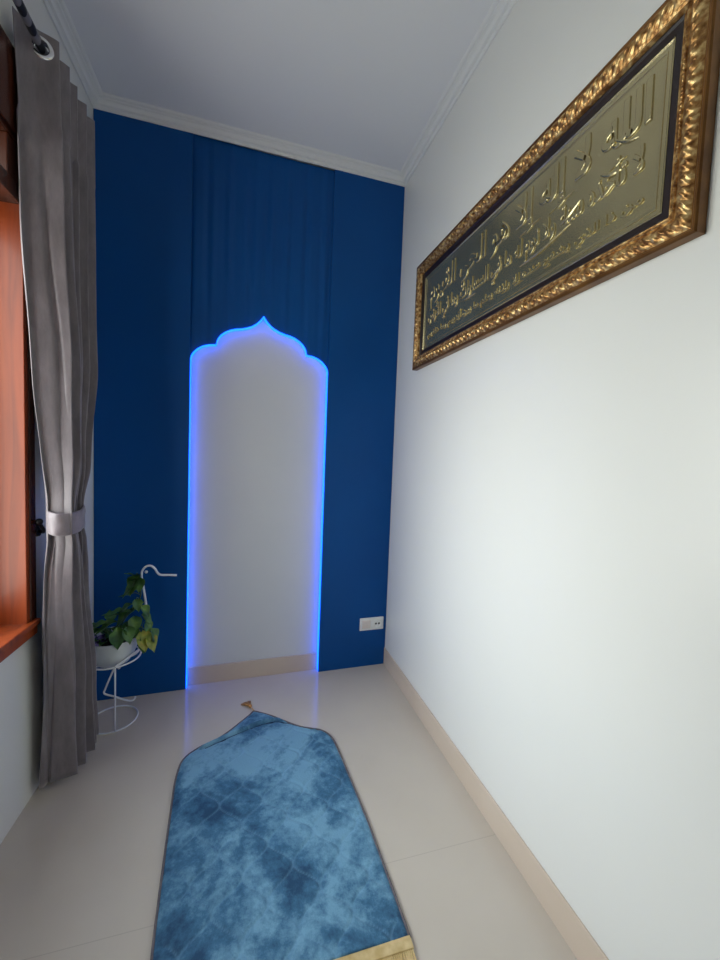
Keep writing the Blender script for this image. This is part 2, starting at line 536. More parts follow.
led = mesh_obj('led_strip', bm, M_led); led.rotation_euler = (0, 0, ANG)
tag(led, 'glowing blue light strip running round the inner edge of the arch', 'light strip')

# ------------------------------------------------------------------ wall socket
sk = empty('wall_socket', (0, 0, 0), ANG)
tag(sk, 'white double socket plate low on the blue panel beside the right wall', 'wall socket')
SX0, SX1, SZ0, SZ1 = -.172, -.020, .226, .303
bm = bmesh.new(); box(bm, SX0, SX1, -.009, -.0005, SZ0, SZ1, .0035); ppart('cover_plate', bm, M_plastic, sk, auto=40)
bm = bmesh.new(); box(bm, SX0 + .014, SX0 + .066, -.0125, -.008, SZ0 + .013, SZ1 - .013, .0015); ppart('rocker_switch', bm, M_plastic2, sk, auto=40)
bm = bmesh.new()
scx, scz = SX1 - .040, (SZ0 + SZ1) / 2
seg = 40
def circ(r, y): return [bm.verts.new((scx + r * math.cos(2 * PI * k / seg), y, scz + r * math.sin(2 * PI * k / seg))) for k in range(seg)]
rr = [circ(.027, -.009), circ(.0265, -.0125), circ(.0235, -.0125), circ(.0222, -.0095), circ(.001, -.0094)]
for A, B in zip(rr, rr[1:]):
    for k in range(seg): bm.faces.new((A[k], A[(k + 1) % seg], B[(k + 1) % seg], B[k]))
bm.faces.new(rr[-1])
so = ppart('outlet', bm, M_plastic, sk, auto=40)
for dx in (-.0095, .0095):
    bm = bmesh.new()
    bmesh.ops.create_cone(bm, cap_ends=True, segments=20, radius1=.0058, radius2=.0058, depth=.001, matrix=Matrix.Translation((scx + dx, -.0101, scz)) @ Matrix.Rotation(PI / 2, 4, 'X'))
    h = mesh_obj('pin_hole', bm, M_hole); h.parent = so

# ------------------------------------------------------------------ framed brass calligraphy on the right wall
FY0, FY1, FZ0, FZ1 = -.292, -1.655, 1.738, 2.262      # far / near end, bottom / top
pic = empty('framed_relief', (0, (FY0 + FY1) / 2, FZ0))
tag(pic, 'long gilded frame holding pressed brass Arabic calligraphy, hung high on the right wall', 'framed artwork')
def rect_sweep(bm, prof, step, disp=None):
    """prof: (inset, height off the wall); swept round the frame rectangle with mitres"""
    import itertools
    cornersF = [(FY0, FZ0), (FY1, FZ0), (FY1, FZ1), (FY0, FZ1)]
    inward = [(-1, 1), (1, 1), (1, -1), (-1, -1)]
    rings = []
    s_acc = 0
    for i in range(4):
        (ya, za), (yb, zb) = cornersF[i], cornersF[(i + 1) % 4]
        ia, ib = inward[i], inward[(i + 1) % 4]
        L = math.hypot(yb - ya, zb - za); n = max(2, int(L / step))
        for k in range(n):
            t = k / n; ring = []
            for j, (w, h) in enumerate(prof):
                y = (ya + ia[0] * w) * (1 - t) + (yb + ib[0] * w) * t
                z = (za + ia[1] * w) * (1 - t) + (zb + ib[1] * w) * t
                e = min(t, 1 - t) * L
                hh = h + (disp(t * L, w, L) * min(1, e / .02) if disp else 0)
                ring.append(bm.verts.new((-hh, y, z)))
            rings.append(ring)
    n = len(rings)
    for i in range(n):
        A, B = rings[i], rings[(i + 1) % n]
        for k in range(len(prof) - 1): bm.faces.new((A[k], A[k + 1], B[k + 1], B[k]))
pf = [(0, .0008), (0, .024), (.003, .028), (.007, .028), (.009, .026), (.011, .026)]
bm = bmesh.new(); rect_sweep(bm, pf, .2)
o = mesh_obj('outer_moulding', bm, M_goldflat, pic, auto=30)
BW = .034
pf2 = [(.011 + BW * i / 14, .026 + .0085 * math.sin(PI * i / 14)) for i in range(15)]
def orn(s, w, L):
    t = (w - .011) / BW
    if t < .02 or t > .98: return 0
    e = math.sin(PI * t)
    k = 2 * PI / .030
    a = math.sin(k * s + 4.5 * (t - .5)); b = math.sin(k * 2 * s - 7 * (t - .5) + .7)
    c = math.sin(k * s * 3 + 9 * t)
    return e * (.0020 * a + .0016 * b * (1 if a > 0 else .4) + .0008 * c)
bm = bmesh.new(); rect_sweep(bm, pf2, .0022, orn)
mesh_obj('ornate_band', bm, M_gold, pic, smooth=True)
pf3 = [(0.0450, .026), (0.0470, .029), (0.0500, .029), (0.0520, .026), (0.0540, .0255), (0.0550, .0265), (0.0570, .0265), (0.0590, .024), (0.0600, .019), (0.0600, .011)]
def bead(s, w, L): return .0010 * math.sin(2 * PI * s / .010) if .046 < w < .051 else 0
bm = bmesh.new(); rect_sweep(bm, pf3, .0025, bead)
mesh_obj('inner_moulding', bm, M_gold, pic, auto=50)
pf4 = [(0.0600, .018), (0.0630, .018), (0.0680, .014), (0.0760, .013), (0.0820, .013), (0.0840, .009)]
bm = bmesh.new(); rect_sweep(bm, pf4, .2)
mesh_obj('dark_liner', bm, M_liner, pic, auto=30)['label'] = 'dark brown liner'
pf5 = [(0.0840, .006), (0.0840, .012), (0.0860, .0135), (0.0880, .012), (0.0900, .010), (0.0980, .010), (0.0990, .0115), (0.1010, .0115), (0.1020, .010), (0.1080, .009)]
bm = bmesh.new(); rect_sweep(bm, pf5, .2)
PLX = .009
v = [bm.verts.new((-PLX, y, z)) for y, z in [(FY0 - .108, FZ0 + .108), (FY1 + .108, FZ0 + .108), (FY1 + .108, FZ1 - .108), (FY0 - .108, FZ1 - .108)]]
bm.faces.new(v)
plate = mesh_obj('brass_plate', bm, M_brass, pic, auto=30)

# Arabic joining: base letter -> (isolated, final, initial, medial)
AR = {'ا': 0xFE8D, 'ب': 0xFE8F, 'ة': 0xFE93, 'ت': 0xFE95, 'ث': 0xFE99, 'ج': 0xFE9D, 'ح': 0xFEA1, 'خ': 0xFEA5, 'د': 0xFEA9, 'ذ': 0xFEAB,
      'ر': 0xFEAD, 'ز': 0xFEAF, 'س': 0xFEB1, 'ش': 0xFEB5, 'ص': 0xFEB9, 'ض': 0xFEBD, 'ط': 0xFEC1, 'ظ': 0xFEC5, 'ع': 0xFEC9, 'غ': 0xFECD,
      'ف': 0xFED1, 'ق': 0xFED5, 'ك': 0xFED9, 'ل': 0xFEDD, 'م': 0xFEE1, 'ن': 0xFEE5, 'ه': 0xFEE9, 'و': 0xFEED, 'ى': 0xFEEF, 'ي': 0xFEF1,
      'أ': 0xFE83, 'إ': 0xFE87, 'آ': 0xFE81, 'ؤ': 0xFE85, 'ئ': 0xFE89}
RIGHT_ONLY = set('اةدذرزوىأإآؤ')
def shape(txt):
    out = []
    for word in txt.split(' '):
        w = []; n = len(word); i = 0
        while i < n:
            ch = word[i]
            prev = i > 0 and word[i - 1] in AR and word[i - 1] not in RIGHT_ONLY
            if ch == 'ل' and i + 1 < n and word[i + 1] in 'اأإآ':
                lig = {'ا': 0xFEFB, 'أ': 0xFEF7, 'إ': 0xFEF9, 'آ': 0xFEF5}[word[i + 1]]
                w.append(chr(lig + (1 if prev else 0))); i += 2; continue
            nxt = i + 1 < n and ch not in RIGHT_ONLY
            b = AR.get(ch)
            w.append(ch if b is None else chr(b + ((3 if nxt else 1) if prev else (2 if nxt else 0))))
            i += 1
        out.append(''.join(w))
    return ' '.join(out)[::-1]
MT = Matrix(((0, 0, -1, 0), (-1, 0, 0, 0), (0, 1, 0, 0), (0, 0, 0, 1)))
def text_line(bm, txt, y_right, z_base, width, height):
    c = bpy.data.curves.new('line', 'FONT'); c.body = shape(txt); c.size = 1
    c.extrude = .004; c.bevel_depth = .034; c.bevel_resolution = 3; c.offset = .006; c.resolution_u = 4
    ob = bpy.data.objects.new('line', c); COL.objects.link(ob)
    bpy.context.view_layer.update()
    me = bpy.data.meshes.new_from_object(ob)
    xs_ = [v.co.x for v in me.vertices]; ys_ = [v.co.y for v in me.vertices]
    x1 = max(xs_); sx = width / (x1 - min(xs_)); sy = height / (max(ys_) - min(ys_)); y0 = min(ys_)
    for v in me.vertices:
        p = Vector(((v.co.x - x1) * sx, (v.co.y - y0) * sy, v.co.z * .11))
        q = MT @ p
        v.co = (q.x - PLX, q.y + y_right, q.z + z_base)
    bm.from_mesh(me)
    bpy.data.objects.remove(ob); bpy.data.meshes.remove(me); bpy.data.curves.remove(c)
bm = bmesh.new()
text_line(bm, 'الله لا إله إلا هو الحي القيوم', FY1 + .125, FZ0 + .255, 1.10, .150)
text_line(bm, 'لا تأخذه سنة ولا نوم له ما في السماوات وما في الأرض', FY1 + .135, FZ0 + .178, 1.10, .105)
text_line(bm, 'من ذا الذي يشفع عنده إلا بإذنه يعلم ما بين أيديهم وما خلفهم', FY1 + .13, FZ0 + .120, 1.10, .048)
# long sweeping strokes of the script between the upright letters
for (a, b, r) in [((-1.50, 2.03), (-1.43, 2.075), .0035), ((-1.46, 1.985), (-1.40, 2.01), .004), ((-1.34, 1.985), (-1.27, 1.955), .004),
                  ((-1.24, 2.055), (-1.19, 2.09), .003), ((-1.31, 1.94), (-1.10, 1.915), .0035), ((-1.0, 1.97), (-.93, 1.94), .0035), ((-.84, 1.93), (-.70, 1.95), .0035)]:
    m0 = ((a[0] + b[0]) / 2, (a[1] + b[1]) / 2 - .008)
    pts = catmull([(-PLX, a[0], a[1]), (-PLX - .001, m0[0], m0[1]), (-PLX, b[0], b[1])], 6)
    tube(bm, pts, [r * (.35 + math.sin(PI * i / (len(pts) - 1))) for i in range(len(pts))], 8)
letters = mesh_obj('raised_lettering', bm, M_brass, plate, auto=40)

# ------------------------------------------------------------------ curtain on its rod
RX, RZ = -1.502, 2.526
YN, YFAR = -.655, -.305
# per-height tables (z -> value)
t_yn = [(0, -.615), (.3, -.620), (.7, -.640), (.92, -.662), (.99, -.668), (1.06, -.668), (1.2, -.672), (1.6, -.690), (2.0, -.700), (2.4, -.705), (2.6, -.708)]
t_yf = [(0, -.345), (.3, -.395), (.7, -.480), (.92, -.510), (.99, -.535), (1.06, -.535), (1.2, -.480), (1.6, -.39), (2.0, -.340), (2.6, -.325)]
t_xc = [(0, -1.493), (.7, -1.484), (.99, -1.466), (1.06, -1.466), (1.5, -1.484), (2.0, -1.503), (2.6, -1.506)]
t_am = [(0, .056), (.4, .052), (.8, .042), (.99, .030), (1.06, .030), (1.25, .040), (1.6, .045), (2.0, .043), (2.6, .041)]
NF = 5
def curtain_pt(t, z, off=0.0):
    yn, yf = sinterp(t_yn, z), sinterp(t_yf, z)
    xc, am = sinterp(t_xc, z), sinterp(t_am, z)
    ph = 2 * PI * NF * t
    lowd = max(0.0, 1 - z / .98)
    # fold phase wanders a little with height
    ph += .35 * math.sin(2.1 * z + 6 * t) * (1 if z < 2.3 else max(0, (2.6 - z) / .3))
    x = xc - am * math.cos(ph) * (1 - .12 * math.sin(9 * t + 1.2 * z))
    y = yn + (yf - yn) * t + .010 * math.sin(ph) - .026 * math.cos(ph) * min(1, 6 * t) * min(1, abs(z - 1.02) / .4)
    x += .0065 * math.sin(3.3 * ph + 2.2 * z) * (1 if z < 2.3 else .3)
    # a deep crease runs up and down from the tieback, and a narrower one near the hem edge
    y += .034 * math.exp(-((t - .062) / .010) ** 2) * math.exp(-((z - 1.02) / .26) ** 2)
    y += .030 * math.exp(-((t - .022 ) / .006) ** 2) * max(0, min(1, (1.05 - z) / .2))
    y += .016 * math.exp(-((t - .075 - .01 * math.sin(2 * z)) / .008) ** 2) * max(0, min(1, (z - 1.05) / .3)) * max(0, min(1, (2.3 - z) / .5))
    # pinch gathers at the waist
    wst = math.exp(-((z - 1.02) / .16) ** 2)
    x += wst * .010 * math.cos(3 * ph + 1)
    y += wst * .006 * math.sin(3 * ph)
    x = max(x, xleft(y) + .008)
    # the near hem curls towards the camera at the top
    if t < .05:
        y -= (0.05 - t) / .05 * (.008 + .022 * max(0, (z - 2.35) / .25))
    return x, y
cur = empty('curtain', (RX, -.48, .03))
tag(cur, 'grey eyelet curtain gathered by a tieback beside the wooden window', 'curtain')
bm = bmesh.new()
NT, NZ = 420, 120
rows = []
zlist = [.03 + (2.48 - .03) * j / NZ for j in range(NZ)] + [2.48 + (2.571 - 2.48) * j / 36 for j in range(37)]
cross = []
for k in range(2 * NF):
    t0 = (k + .5) / (2 * NF)
    tb_ = min((abs(curtain_pt(t0 + d * .001, RZ)[0] - RX), t0 + d * .001) for d in range(-45, 46))[1]
    if k < 2: cross.append((tb_, Vector((*curtain_pt(tb_, RZ), RZ))))
for j, z in enumerate(zlist):
    rows.append([bm.verts.new((*curtain_pt(i / NT, z), z + (.006 * math.sin(17 * i / NT) if j == 0 else 0))) for i in range(NT + 1)])
for A, B in zip(rows, rows[1:]):
    for i in range(NT):
        mid = (A[i].co + B[i + 1].co) / 2
        if any(abs(i / NT - c_[0]) < .06 and (mid - c_[1]).length < .0225 for c_ in cross): continue      # punched eyelet hole
        bm.faces.new((A[i], A[i + 1], B[i + 1], B[i]))
drape = mesh_obj('drape', bm, M_curtain, cur, smooth=True)
md = drape.modifiers.new('thickness', 'SOLIDIFY'); md.thickness = .0025; md.offset = 0
# tieback band hugging the gathered cloth
bm = bmesh.new()
cxw, cyw = -1.466, -.602
rings = []
S = 72
for (dz, dr) in [(-.050, -.003), (-.048, .0015), (-.03, .004), (-.005, .0025), (.02, .004), (.043, .0025), (.047, 0), (.046, -.004)]:
    ring = []
    for k in range(S):
        a = 2 * PI * k / S
        rx, ry = .047 + dr, .083 + dr
        w = .0012 * math.sin(9 * a + 60 * dz) + .0012 * math.sin(5 * a - 90 * dz)
        ring.append(bm.verts.new((cxw + (rx + w) * math.cos(a), cyw + (ry + w) * math.sin(a), 1.018 + dz * .8 + .010 * math.sin(a) - .006 * math.cos(a))))
    rings.append(ring)
for A, B in zip(rings, rings[1:]):
    for k in range(S): bm.faces.new((A[k], A[(k + 1) % S], B[(k + 1) % S], B[k]))
tb = mesh_obj('tieback', bm, M_tie, cur, smooth=True); tb['label'] = 'pale grey tieback band'
md = tb.modifiers.new('thickness', 'SOLIDIFY'); md.thickness = .003; md.offset = -1
# eyelets where the cloth crosses the rod
for k in range(2):
    t0 = (k + .5) / (2 * NF)
    # refine crossing
    best = min((abs(curtain_pt(t0 + d * .001, RZ)[0] - RX), t0 + d * .001) for d in range(-45, 46))[1]
    if k == 0: t0 = best
    p = Vector((*curtain_pt(best, RZ), RZ)); q = Vector((*curtain_pt(best + .004, RZ), RZ)); p0 = Vector((*curtain_pt(best - .004, RZ), RZ))
    tt = (q - p0).normalized(); nn = Vector((tt.y, -tt.x, 0))
    if nn.y > 0: nn = -nn
    bm = bmesh.new()
    R1 = .029
    prof_e = [(R1 - .010, .0), (R1 - .007, .0035), (R1, .0045), (R1 + .005, .0018), (R1 + .005, -.0018), (R1, -.0045), (R1 - .006, -.0035)]
    rg = []
    for s in range(40):
        a = 2 * PI * s / 40
        rad = tt * math.cos(a) + Vector((0, 0, 1)) * math.sin(a)
        rg.append([bm.verts.new(p + rad * r_ + nn * h_) for r_, h_ in prof_e])
    for s in range(40):
        A, B = rg[s], rg[(s + 1) % 40]
        for j in range(len(prof_e)): bm.faces.new((A[j], A[(j + 1) % len(prof_e)], B[(j + 1) % len(prof_e)], B[j]))
    mesh_obj('eyelet', bm, M_chrome, cur, smooth=True)

# rod, finial and brackets
rod = empty('curtain_rod', (RX, -1.4, RZ))
tag(rod, 'black and grey banded curtain rod above the window', 'curtain rod')
bm = bmesh.new()
yy0, yy1 = -.345, -2.6
tube(bm, [(RX, yy0 + (yy1 - yy0) * i / 120, RZ) for i in range(121)], .0125, 20)
ro = mesh_obj('pole', bm, M_rod, rod, smooth=True)
bm = bmesh.new()
bmesh.ops.create_uvsphere(bm, u_segments=24, v_segments=16, radius=.015, matrix=Matrix.Translation((RX, yy0 + .016, RZ)))
bmesh.ops.create_cone(bm, cap_ends=True, segments=24, radius1=.014, radius2=.012, depth=.014, matrix=Matrix.Translation((RX, yy0 + .004, RZ)) @ Matrix.Rotation(PI / 2, 4, 'X'))
mesh_obj('finial', bm, M_black, rod, smooth=True)
for by in (-.385, -2.5):
    bm = bmesh.new()
    xw = xleft(by)
    box(bm, xw + .0005, xw + .006, by - .018, by + .018, RZ - .045, RZ + .03, .002)
    tube(bm, [(xw + .004, by, RZ - .02), (RX - .01, by, RZ - .02), (RX, by, RZ - .013)], .005, 10)
    mesh_obj('bracket', bm, M_black, rod, auto=40)

# tieback hook on the wall
hk = empty('tieback_hook', (xleft(-.56), -.56, .965))
tag(hk, 'dark round tieback hook on the left wall behind the curtain waist', 'curtain hook')
bm = bmesh.new()
xw = xleft(-.56)
RY = Matrix.Rotation(PI / 2, 4, 'Y')
bmesh.ops.create_cone(bm, cap_ends=True, segments=28, radius1=.022, radius2=.020, depth=.008, matrix=Matrix.Translation((xw + .0048, -.56, .965)) @ RY)
mesh_obj('rose', bm, M_black, hk, auto=40)
bm = bmesh.new()
tube(bm, catmull([(xw + .006, -.56, .965), (xw + .025, -.572, .962), (xw + .034, -.592, .975), (xw + .028, -.606, 1.0)], 6), .006, 12)
bmesh.ops.create_uvsphere(bm, u_segments=16, v_segments=12, radius=.012, matrix=Matrix.Translation((xw + .028, -.608, 1.005)))
mesh_obj('hook_arm', bm, M_black, hk, smooth=True)

# ------------------------------------------------------------------ prayer rug
left_t = [(-1.365, -1.046), (-1.227, -1.056), (-.975, -1.073), (-.797, -1.083), (-.68, -1.089), (-.612, -1.087), (-.585, -1.084), (-.565, -1.079), (-.548, -1.070), (-.530, -1.056),
          (-.512, -1.036), (-.495, -1.012), (-.482, -.985), (-.468, -.955), (-.440, -.918), (-.409, -.885), (-.370, -.849), (-.331, -.813), (-.312, -.799), (-.304, -.790)]
right_t = [(-1.349, -.411), (-1.155, -.415), (-.98, -.421), (-.80, -.433), (-.70, -.440), (-.630, -.446), (-.590, -.451), (-.560, -.459), (-.535, -.472), (-.515, -.490),
           (-.500, -.512), (-.488, -.540), (-.470, -.578), (-.436, -.622), (-.395, -.668), (-.365, -.700), (-.344, -.728), (-.318, -.766), (-.304, -.790)]
rug = empty('prayer_rug', (-.76, -.85, 0))
tag(rug, 'padded blue velvet prayer rug with a pointed top lying on the tiles', 'prayer rug')
bm = bmesh.new()
lay = bm.verts.layers.float.new('seam')
NU = 150
ysr = []
y = -1.35
while y < -.3045:
    ysr.append(y); y += .0055 if y < -.62 else .0030
ysr.append(-.3042)
outl = [(x, y) for y, x in left_t] + [(x, y) for y, x in right_t[::-1][1:]]
segs = list(zip(outl, outl[1:]))
def edge_dist(x, y):
    d = 9
    for (ax, ay), (bx, by) in segs:
        dx, dy = bx - ax, by - ay
        t = max(0, min(1, ((x - ax) * dx + (y - ay) * dy) / (dx * dx + dy * dy + 1e-12)))
        d = min(d, math.hypot(x - ax - t * dx, y - ay - t * dy))
    return d
crease = [(-.995, -.514), (-.945, -.490), (-.88, -.462), (-.81, -.434), (-.75, -.416), (-.69, -.412), (-.63, -.434), (-.57, -.474), (-.52, -.508)]
def rug_h(x, y):
    d = edge_dist(x, y)
    base = .004 + .010 * (1 - math.exp(-d / .010))
    # ogee lattice quilting
    cwid, chei = .150, .175
    u = (x + .765) / cwid; v = (y + .30) / chei
    u += .03 * math.sin(17 * y + 3); v += .03 * math.sin(14 * x)
    a_ = .25 * (1 - math.cos(2 * PI * v))
    best = 9
    for xo in (a_, -a_):
        f = abs((u - xo + .5) % 1.0 - .5)
        best = min(best, f * cwid)
    seam = math.exp(-(best / .0035) ** 2) * (1 if d > .035 else max(0, (d - .02) / .015))
    h = base - .0045 * math.exp(-(best / .006) ** 2) * min(1, d / .04) + .0015 * math.sin(23 * x + 5 * math.sin(9 * y)) * math.sin(19 * y + 2)
    cy = interp(crease, x)
    if -1.02 < x < -.5:
        h -= .010 * math.exp(-((y - cy) / .005) ** 2)
        h += .010 * math.exp(-((y - cy - .016) / .010) ** 2) * min(1, d / .01)
    # stitched border a little inside the edge
    h -= .002 * math.exp(-((d - .022) / .003) ** 2)
    return max(h, .002), seam
# left_t is sorted by ascending y already; sample each row
rows = []
for y in ysr:
    xl, xr = interp(left_t, y), interp(right_t, y)
    row = []
    for i in range(NU + 1):
        t = i / NU
        t = .5 - .5 * math.cos(PI * t) * .35 - .65 * (.5 - t) if False else t
        x = xl + (xr - xl) * t
        h, s = rug_h(x, y)
        vv = bm.verts.new((x, y, h)); vv[lay] = s
        row.append(vv)
    rows.append(row)
for A, B in zip(rows, rows[1:]):
    for i in range(NU): bm.faces.new((A[i], A[i + 1], B[i + 1], B[i]))
# sides and underside
loop = rows[0][:] + [r[-1] for r in rows[1:]] + rows[-1][::-1][1:] + [r[0] for r in rows[::-1][1:-1]]
low = [bm.verts.new((v.co.x, v.co.y, .0012)) for v in loop]
for i in range(len(loop)):
    j = (i + 1) % len(loop)
    if (loop[i].co - loop[j].co).length > 1e-7:
        bm.faces.new((loop[i], low[i], low[j], loop[j]))
pile = mesh_obj('pile', bm, M_rug, rug, smooth=True)
bm = bmesh.new()
op = [(x, y, .006) for x, y in outl if y > -1.34]
op = [(-1.038, -1.352, .006)] + op + [(-.410, -1.352, .006)]
tube(bm, catmull(op, 4), .0036, 8)
mesh_obj('edge_binding', bm, M_bind, rug, smooth=True)['label'] = 'grey edge binding'
bm = bmesh.new()  # navy cord along the seam fold, its dark colour stands for crease shade
tube(bm, catmull([(x_, y_ - .004, rug_h(x_, y_ - .004)[0] + .0012) for x_, y_ in crease], 8), .0026, 8)
M_seam_shade = noise_mat('navy_seam_shade', lin((12, 38, 66)), lin((20, 52, 84)), 60, 0.8)
mesh_obj('seam_shade', bm, M_seam_shade, rug, smooth=True)['label'] = 'navy cord standing for shade in the seam fold below the tip'
# woven heading and knotted fringe at the near end
bm = bmesh.new()
box(bm, -1.036, -.410, -1.378, -1.349, .0015, .012, .003)
mesh_obj('fringe_heading', bm, M_fringe, rug, auto=40)
bm = bmesh.new()
x = -1.034
while x < -.412:
    l = .05 + random.uniform(-.008, .01); dx = random.uniform(-.006, .006)
    pts = catmull([(x, -1.376, .0062), (x + dx * .5, -1.376 - l * .5, .0052), (x + dx, -1.376 - l, .004)], 3)
    tube(bm, pts, [.0028, .0029, .003, .003, .003, .0026, .0012][:len(pts)], 6)
    x += .0052
fr = mesh_obj('fringe', bm, M_fringe, rug, smooth=True); fr['kind'] = 'stuff'; fr['label'] = 'pale gold thread fringe'
# tassel at the tip
ts = bmesh.new()
tip = Vector((-.790, -.302, .008)); dirn = Vector((-.42, .92, 0)).normalized(); sd = Vector((dirn.y, -dirn.x, 0))
tube(ts, [tip, tip + dirn * .020 + Vector((0, 0, .001)), tip + dirn * .034], .0022, 8)
bmesh.ops.create_uvsphere(ts, u_segments=16, v_segments=10, radius=.0085, matrix=Matrix.Translation(tip + dirn * .040 + Vector((0, 0, .002))))
for k in range(46):
    a = (k / 45 - .5) * 2
    st = tip + dirn * .044 + sd * .004 * a; hh = random.uniform(.003, .012)
    en = tip + dirn * (.092 + random.uniform(-.008, .004)) + sd * (.026 * a + random.uniform(-.003, .003))
    tube(ts, [Vector((st.x, st.y, .008)), (st + en) / 2 + Vector((0, 0, hh - .006)), Vector((en.x, en.y, .0028))], .0013, 5)
mesh_obj('tassel', ts, M_tassel, rug, smooth=True)['label'] = 'copper gold tassel'

# ------------------------------------------------------------------ bird-shaped wire plant stand
SC = Vector((-1.425, -.215, 0))
st = empty('plant_stand', (SC.x, SC.y, 0))
tag(st, 'white wire plant stand shaped like a long-necked bird, in the far left corner', 'plant stand')
WR = .0038
def ring_bm(r, z):
    b = bmesh.new(); tube(b, [(SC.x + r * math.cos(2 * PI * k / 64), SC.y + r * math.sin(2 * PI * k / 64), z) for k in range(64)], WR, 10, closed=True); return b
mesh_obj('base_ring', ring_bm(.100, WR), M_wire, st, smooth=True)
RZ2 = .305
mesh_obj('pot_ring', ring_bm(.112, RZ2), M_wire, st, smooth=True)
pf_ = Vector((-1.392, -.309, 0)); pt_ = Vector((-1.389, -.3215, RZ2))
b = bmesh.new(); tube(b, [pf_ + Vector((0, 0, WR)), pt_], WR, 10); mesh_obj('leg', b, M_wire, st, smooth=True)
b = bmesh.new()
tube(b, catmull([(-1.392, -.3215, RZ2 - .002), (-1.412, -.319, .255), (-1.430, -.316, .207), (-1.434, -.315, .193), (-1.425, -.314, .183), (-1.392, -.313, .168), (-1.345, -.310, .143), (-1.320, -.306, .138), (-1.312, -.300, .150)], 6), WR, 10)
mesh_obj('leg', b, M_wire, st, smooth=True)
b = bmesh.new()    # cradle bars carrying the pot
for a in (0.0, PI / 2):
    d = Vector((math.cos(a + .5), math.sin(a + .5), 0))
    tube(b, catmull([SC + d * .112 + Vector((0, 0, RZ2)), SC + d * .085 + Vector((0, 0, .284)), SC + Vector((0, 0, .279 if a else .2765)), SC - d * .085 + Vector((0, 0, .284)), SC - d * .112 + Vector((0, 0, RZ2))], 6), .003, 8)
mesh_obj('cradle', b, M_wire, st, smooth=True)
b = bmesh.new()    # breast bar, neck, head and bill in one bent wire
neck = [(-1.389, -.3245, RZ2 + .004), (-1.345, -.270, .325), (-1.300, -.215, .346), (-1.287, -.206, .372), (-1.284, -.206, .45), (-1.292, -.207, .54), (-1.303, -.208, .62), (-1.311, -.209, .675),
        (-1.307, -.21, .706), (-1.292, -.21, .724), (-1.272, -.21, .726), (-1.255, -.21, .712), (-1.243, -.21, .691), (-1.228, -.21, .681), (-1.195, -.21, .679), (-1.160, -.21, .676)]
tube(b, catmull(neck, 6), .0050, 10)
bmesh.ops.create_uvsphere(b, u_segments=12, v_segments=8, radius=.007, matrix=Matrix.Translation((-1.292, -.21, .698)))
mesh_obj('neck', b, M_wire, st, smooth=True)

# ------------------------------------------------------------------ potted plant
pp = empty('potted_plant', (SC.x, SC.y, .283))
tag(pp, 'green trailing plant in a round white pot on the wire stand', 'potted plant')
b = bmesh.new()
PZ = .2835
prof_p = [(.001, 0), (.056, 0), (.066, .004), (.084, .030), (.096, .062), (.103, .095), (.107, .118), (.109, .121), (.1075, .123), (.103, .120), (.099, .095), (.090, .060), (.001, .055)]
rg = lathe(b, prof_p, 56, (SC.x, SC.y, PZ))
mesh_obj('pot', b, M_pot, pp, auto=50)
b = bmesh.new()
rings = lathe(b, [(.0985, .100), (.075, .107), (.05, .105), (.02, .109), (.001, .108)], 40, (SC.x, SC.y, PZ))
for v_ in b.verts: v_.co.z += random.uniform(-.003, .003)
mesh_obj('soil', b, M_soil, pp, smooth=True)

def leaf(bm, base, d, size, up=Vector((0, 0, 1)), curl=.25, wide=.8):
    """heart-shaped leaf: base point, direction of the midrib"""
    d = Vector(d).normalized(); s = d.cross(up)
    if s.length < 1e-3: s = Vector((1, 0, 0))
    s.normalize(); n = s.cross(d).normalized()
    wtab = [(0, .10), (.08, .62), (.2, .92), (.35, 1.0), (.55, .82), (.75, .48), (.9, .18), (1, .01)]
    R_, C_ = 10, 3
    grid = []
    for i in range(R_ + 1):
        t = i / R_
        w = interp(wtab, t) * size * .5 * wide
        c = base + d * (size * t) - n * (curl * size * t * t)
        if i < 2: lob = -.10 * size * (1 - t / .1 if t < .1 else 0)
        else: lob = 0
        row = []
        for j in range(-C_, C_ + 1):
            q = j / C_
            row.append(bm.verts.new(c + s * (w * q) + n * (abs(q) * w * .35 - .06 * size * math.cos(7 * t + 2) * q * q) + d * (lob * abs(q))))
        grid.append(row)
    for A, B in zip(grid, grid[1:]):
        for j in range(2 * C_): bm.faces.new((A[j], A[j + 1], B[j + 1], B[j]))

def leafpt(px_x, z, y=-.24): return Vector((px_x, y, z))
stems = bmesh.new(); fol = bmesh.new(); yel = bmesh.new()
crown = SC + Vector((.01, -.01, PZ + .108))
